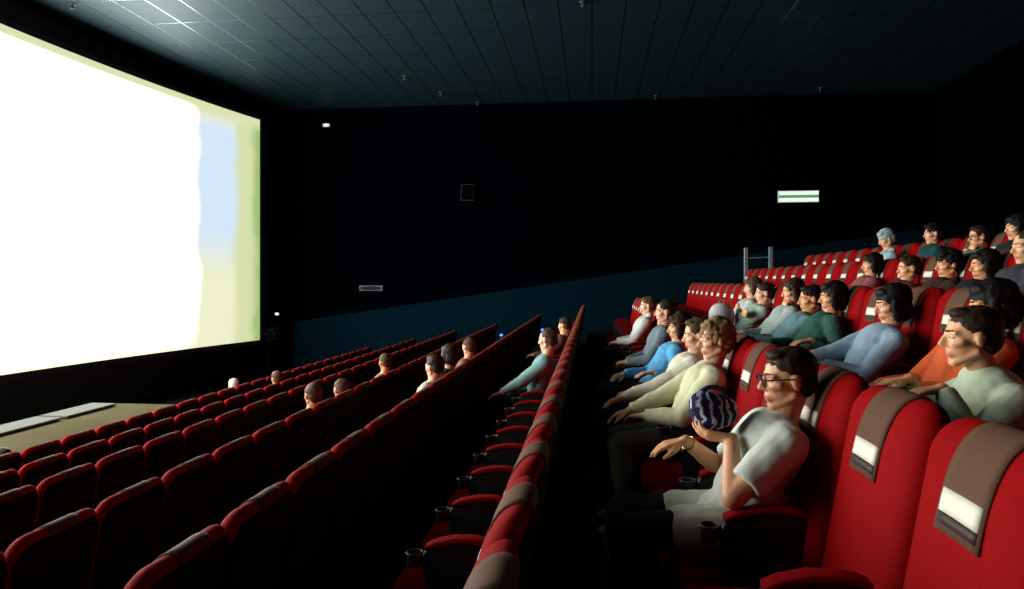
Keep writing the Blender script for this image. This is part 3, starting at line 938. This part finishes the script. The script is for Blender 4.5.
# ------------------------------------------------------------------ set out the seats
seat0, made = make_seat(), False
for key, rw in ROWS.items():
    for j in range(rw['n']):
        occ = OCC.get(key, {}).get(j)
        down = occ is not None
        s_ = copy_tree(seat0) if made else seat0
        made = True
        s_.location = (rw['x'], seat_y(key, j), rw['z'])
        s_.rotation_euler = (0, 0, PI)
        n = rw['n'] - j
        where = rw['words'] if key == 'G' else rw['words'] + (' from the screen' if key != 'P' else '')
        st = 'taken red velvet seat' if down else 'empty red velvet seat'
        tag(s_, '%s, %s, %s from the far aisle' % (st, where, ordinal(n)), 'seat', 'seats of the ' + rw['words'])
for key, rw in ROWS.items():            # closing armrest at the far end of each row
    r = empty('end_panel', (rw['x'], seat_y(key, rw['n'] - 1) + SP / 2, rw['z']), PI)
    tag(r, 'black end armrest with red pad at the far aisle end of the ' + rw['words'], 'armrest', 'row end armrests')
    link('arm_pad', me_pad, None, link('armrest', me_arm, None, r))
    bm = bmesh.new()
    box(bm, (0.22, -0.05, 0.0), (0.42, 0.05, 0.012), 0.004)
    box(bm, (0.27, -0.022, 0.012), (0.36, 0.022, 0.28), 0.008)
    link('pedestal', finish(bm, 'pedestal', False), M['steel'], r)

# ------------------------------------------------------------------ patterned bag on the near lap
def pattern_material():
    m = principled('navy patterned cloth', (0.03, 0.035, 0.09), 0.8, 0, 0.15)
    nt = m.node_tree
    b = nt.nodes['Principled BSDF']
    tc = nt.nodes.new('ShaderNodeTexCoord')
    wv = nt.nodes.new('ShaderNodeTexWave')
    wv.inputs['Scale'].default_value = 9
    wv.inputs['Distortion'].default_value = 7
    wv.inputs['Detail'].default_value = 3
    wv.inputs['Detail Scale'].default_value = 2
    rp = nt.nodes.new('ShaderNodeValToRGB')
    rp.color_ramp.elements[0].position = 0.66
    rp.color_ramp.elements[0].color = (0.012, 0.014, 0.045, 1)
    rp.color_ramp.elements[1].position = 0.95
    rp.color_ramp.elements[1].color = (0.48, 0.48, 0.62, 1)
    nt.links.new(tc.outputs['Object'], wv.inputs['Vector'])
    nt.links.new(wv.outputs['Fac'], rp.inputs[0])
    nt.links.new(rp.outputs[0], b.inputs['Base Color'])
    return m
bl = near.location
K = nj['H'].x + 0.30
bag = empty('cloth_bag', (bl.x - 0.475, bl.y + 0.03, bl.z + 0.875), PI)
tag(bag, 'navy bag with white squiggle pattern held up by the person in the pale grey shirt', 'bag')
bm = bmesh.new()
ellipsoid(bm, (0, 0, 0.07), (0.095, 0.09, 0.07))
ellipsoid(bm, (0.035, 0.03, 0.10), (0.06, 0.06, 0.05))
ellipsoid(bm, (-0.045, -0.03, 0.085), (0.06, 0.06, 0.05))
link('bag_body', fuse(bm, 'bag_body', 0.008, 3, 0.016, 11, 4), pattern_material(), bag)
bm = bmesh.new()
prev = None
for i in range(13):
    a = PI * i / 12
    p = Vector((0.05 * math.cos(a), 0.02, 0.13 + 0.04 * math.sin(a)))
    if prev is not None: capsule(bm, prev, p, 0.009, 0.009, 8, 2)
    prev = p
link('bag_handle', finish(bm, 'bag_handle'), cloth((0.03, 0.035, 0.09)), bag)
bm = bmesh.new()
wv_ = nj['wr'][-1]; ed = (nj['el'][-1] - wv_).normalized()
u_, w_, d_ = basis(ed)
torus(bm, wv_ + ed * 0.02, 0.030, 0.004, 2, 24, 8, Matrix((u_, w_, d_)).transposed())
br = link('bracelet', finish(bm, 'bracelet'), principled('gold', (0.9, 0.65, 0.2), 0.25, 1.0), near)

# grey ribbed bag in the gap before the eighth row viewers
rb = ROWS['E']
gb = empty('ribbed_bag', (rb['x'] - 0.66, seat_y('E', 10) - 0.02, rb['z'] + 0.615), PI)
tag(gb, 'grey ribbed round bag on the lap of the mint green shirt', 'bag')
bm = bmesh.new()
n = 40
rings = []
for i in range(11):
    a = -PI / 2 + PI * (i + 0.3) / 10.6
    rr_ = 0.135 * math.cos(a) ** 0.7
    rings.append([bm.verts.new(((rr_ * (1 + 0.05 * math.cos(16 * 2 * PI * k / n * 1.25))) * math.cos(2 * PI * k / n), (rr_ * (1 + 0.05 * math.cos(16 * 2 * PI * k / n * 1.25))) * math.sin(2 * PI * k / n), 0.15 + 0.15 * math.sin(a))) for k in range(n)])
for a, b in zip(rings, rings[1:]):
    for k in range(n):
        bm.faces.new((a[k], a[(k + 1) % n], b[(k + 1) % n], b[k]))
bm.faces.new(rings[0][::-1]); bm.faces.new(rings[-1])
link('bag_body', finish(bm, 'bag_body'), cloth((0.42, 0.42, 0.44)), gb)
bm = bmesh.new()
torus(bm, (0, 0, 0.30), 0.03, 0.007, 1, 20, 8)
link('bag_loop', finish(bm, 'bag_loop'), cloth((0.2, 0.2, 0.22)), gb)

# ------------------------------------------------------------------ rail at the far ends of the upper rows
rl = empty('handrail', (3.22, 14.80, ROWS['F']['z']))
tag(rl, 'grey metal handrail on two posts at the far ends of the upper rows', 'handrail')
zf = ROWS['F']['z']
for px, top_, zb in ((0.0, EYE + 0.70 - zf, 0.0), (0.5, EYE + 0.72 - zf, 0.0)):
    bm = bmesh.new()
    box(bm, (px - 0.04, -0.03, zb), (px + 0.04, 0.03, top_), 0.008)
    link('post', finish(bm, 'post', False), M['grey_metal'], rl)
bm = bmesh.new()
capsule(bm, (0.0, 0, EYE + 0.48 - zf), (0.5, 0, EYE + 0.50 - zf), 0.015, 0.015, 12, 3)
link('rail', finish(bm, 'rail'), M['grey_metal'], rl)

# ------------------------------------------------------------------ lights and fittings on the far wall and the ceiling
ex = empty('exit_sign', (5.85, YF, EYE + 2.24))
tag(ex, 'lit green and white exit sign box high on the far black wall', 'sign')
bm = bmesh.new(); box(bm, (-0.56, -0.10, 0), (0.56, -0.0, 0.34), 0.012); link('housing', finish(bm, 'housing', False), M['white_metal'], ex)
g1, g2 = emit('sign white', (0.86, 1.0, 0.86), 1.0), emit('sign green', (0.10, 0.30, 0.12), 1.0)
for z0, z1, mt in ((0.02, 0.13, g1), (0.13, 0.21, g2), (0.21, 0.32, g1)):
    bm = bmesh.new(); box(bm, (-0.54, -0.112, z0), (0.54, -0.10, z1)); link('lit_panel', finish(bm, 'lit_panel', False), mt, ex)

def wall_lamp(name, x, z, label, col, st, w, h, cat='lamp'):
    r = empty(name, (x, YF, z))
    tag(r, label, cat)
    bm = bmesh.new(); box(bm, (-w / 2 - 0.03, -0.05, -h / 2 - 0.03), (w / 2 + 0.03, 0, h / 2 + 0.03), 0.012); link('housing', finish(bm, 'housing', False), M['steel'], r)
    bm = bmesh.new(); ellipsoid(bm, (0, -0.05, 0), (w / 2, 0.035, h / 2)); link('lens', finish(bm, 'lens'), emit(name + ' glow', col, st), r)
    return r
wall_lamp('wall_spotlight', -8.18, EYE + 4.83, 'small white spot lamp high on the far wall near the ceiling', (1, 0.98, 0.95), 0.9, 0.22, 0.10)
wall_lamp('pilot_lamp', -9.78, EYE - 1.03, 'small white pilot lamp low beside the lit screen', (1, 0.97, 0.95), 1.0, 0.14, 0.09)
wall_lamp('emergency_lamp', -6.75, EYE - 0.22, 'dim long grey lamp on the far wall above the front rows', (0.6, 0.7, 0.75), 0.035, 0.7, 0.12)

sp_ = empty('wall_speaker', (-3.7, YF, EYE + 2.4))
tag(sp_, 'black box loudspeaker on the far wall', 'speaker')
bm = bmesh.new(); prism(bm, [(-0.30, 0.0), (0.0, 0.06), (0.0, 0.46), (-0.22, 0.5)], 0, -0.2, 0.2, 0.01); link('cabinet', finish(bm, 'cabinet', False), M['plastic'], sp_)
bm = bmesh.new(); prism(bm, [(-0.310, 0.02), (-0.302, 0.02), (-0.23, 0.48), (-0.238, 0.48)], 0, -0.18, 0.18); link('grille', finish(bm, 'grille', False), M['wall'], sp_)
bm = bmesh.new(); box(bm, (-0.05, -0.05, 0.2), (0.05, 0.0, 0.32), 0.01); link('bracket', finish(bm, 'bracket', False), M['steel'], sp_)

spr = [(-0.17, 13.1, 'overhead near the picture top'), (-4.85, 17.3, 'nearer of two above the left-hand seat rows'), (-4.25, 18.9, 'farther of two above the left-hand seat rows'), (1.83, 20.0, 'above the middle rows by the far wall'), (6.28, 19.7, 'above the exit sign'), (-9.97, 12.05, 'above the lit screen'), (-3.4, 20.1, 'in the far angle above the loudspeaker')]
for x, y, lab in spr:
    r = empty('sprinkler_head', (x, y, ZC))
    tag(r, 'small metal sprinkler head on the dark ceiling, ' + lab, 'sprinkler', 'ceiling sprinklers')
    bm = bmesh.new(); tube(bm, (0, 0, -0.02), (0, 0, 0), 0.06, 0.075, 20); link('rose', finish(bm, 'rose'), M['dull_metal'], r)
    bm = bmesh.new(); tube(bm, (0, 0, -0.085), (0, 0, -0.02), 0.018, 0.022, 12); link('stem', finish(bm, 'stem'), M['dull_metal'], r)
    bm = bmesh.new(); tube(bm, (0, 0, -0.095), (0, 0, -0.085), 0.045, 0.045, 16); link('deflector', finish(bm, 'deflector'), M['dull_metal'], r)

# blue step lights at the aisle end of the rows
blue = emit('blue step light', (0.06, 0.10, 1.0), 6.0)
for key, dx_, dz_ in (('A', 0.03, 0.66), ('B', 0.06, 0.76)):
    rw = ROWS[key]
    r = empty('step_light', (rw['x'] + dx_, YF - 2.0, rw['z']))
    tag(r, 'small blue step light at the far end of the ' + rw['words'], 'light', 'blue step lights')
    bm = bmesh.new(); box(bm, (-0.03, -0.03, 0), (0.03, 0.03, dz_), 0.008); link('post', finish(bm, 'post', False), M['steel'], r)
    bm = bmesh.new(); ellipsoid(bm, (0, -0.01, dz_ + 0.025), (0.04, 0.035, 0.03)); link('lens', finish(bm, 'lens'), blue, r)

# flowers on a stand below the screen corner
fl = empty('flower_stand', (-9.75, 19.6, PZ))
tag(fl, 'pale flowers on a tall dark stand below the far corner of the screen', 'flowers')
bm = bmesh.new()
tube(bm, (0, 0, 0), (0, 0, 0.03), 0.18, 0.16, 20); tube(bm, (0, 0, 0.03), (0, 0, 0.85), 0.025, 0.025, 12); tube(bm, (0, 0, 0.85), (0, 0, 1.05), 0.06, 0.12, 16)
link('stand', finish(bm, 'stand'), M['steel'], fl)
bm = bmesh.new()
rnd = random.Random(3)
for i in range(26):
    p = Vector((rnd.uniform(-0.26, 0.26), rnd.uniform(-0.2, 0.2), 1.12 + rnd.uniform(0, 0.34)))
    ellipsoid(bm, p, (0.05, 0.05, 0.035), None, 8, 5)
    capsule(bm, (p.x * 0.1, p.y * 0.1, 1.0), p, 0.006, 0.004, 5, 1)
link('blossoms', finish(bm, 'blossoms'), cloth((0.35, 0.42, 0.45)), fl)
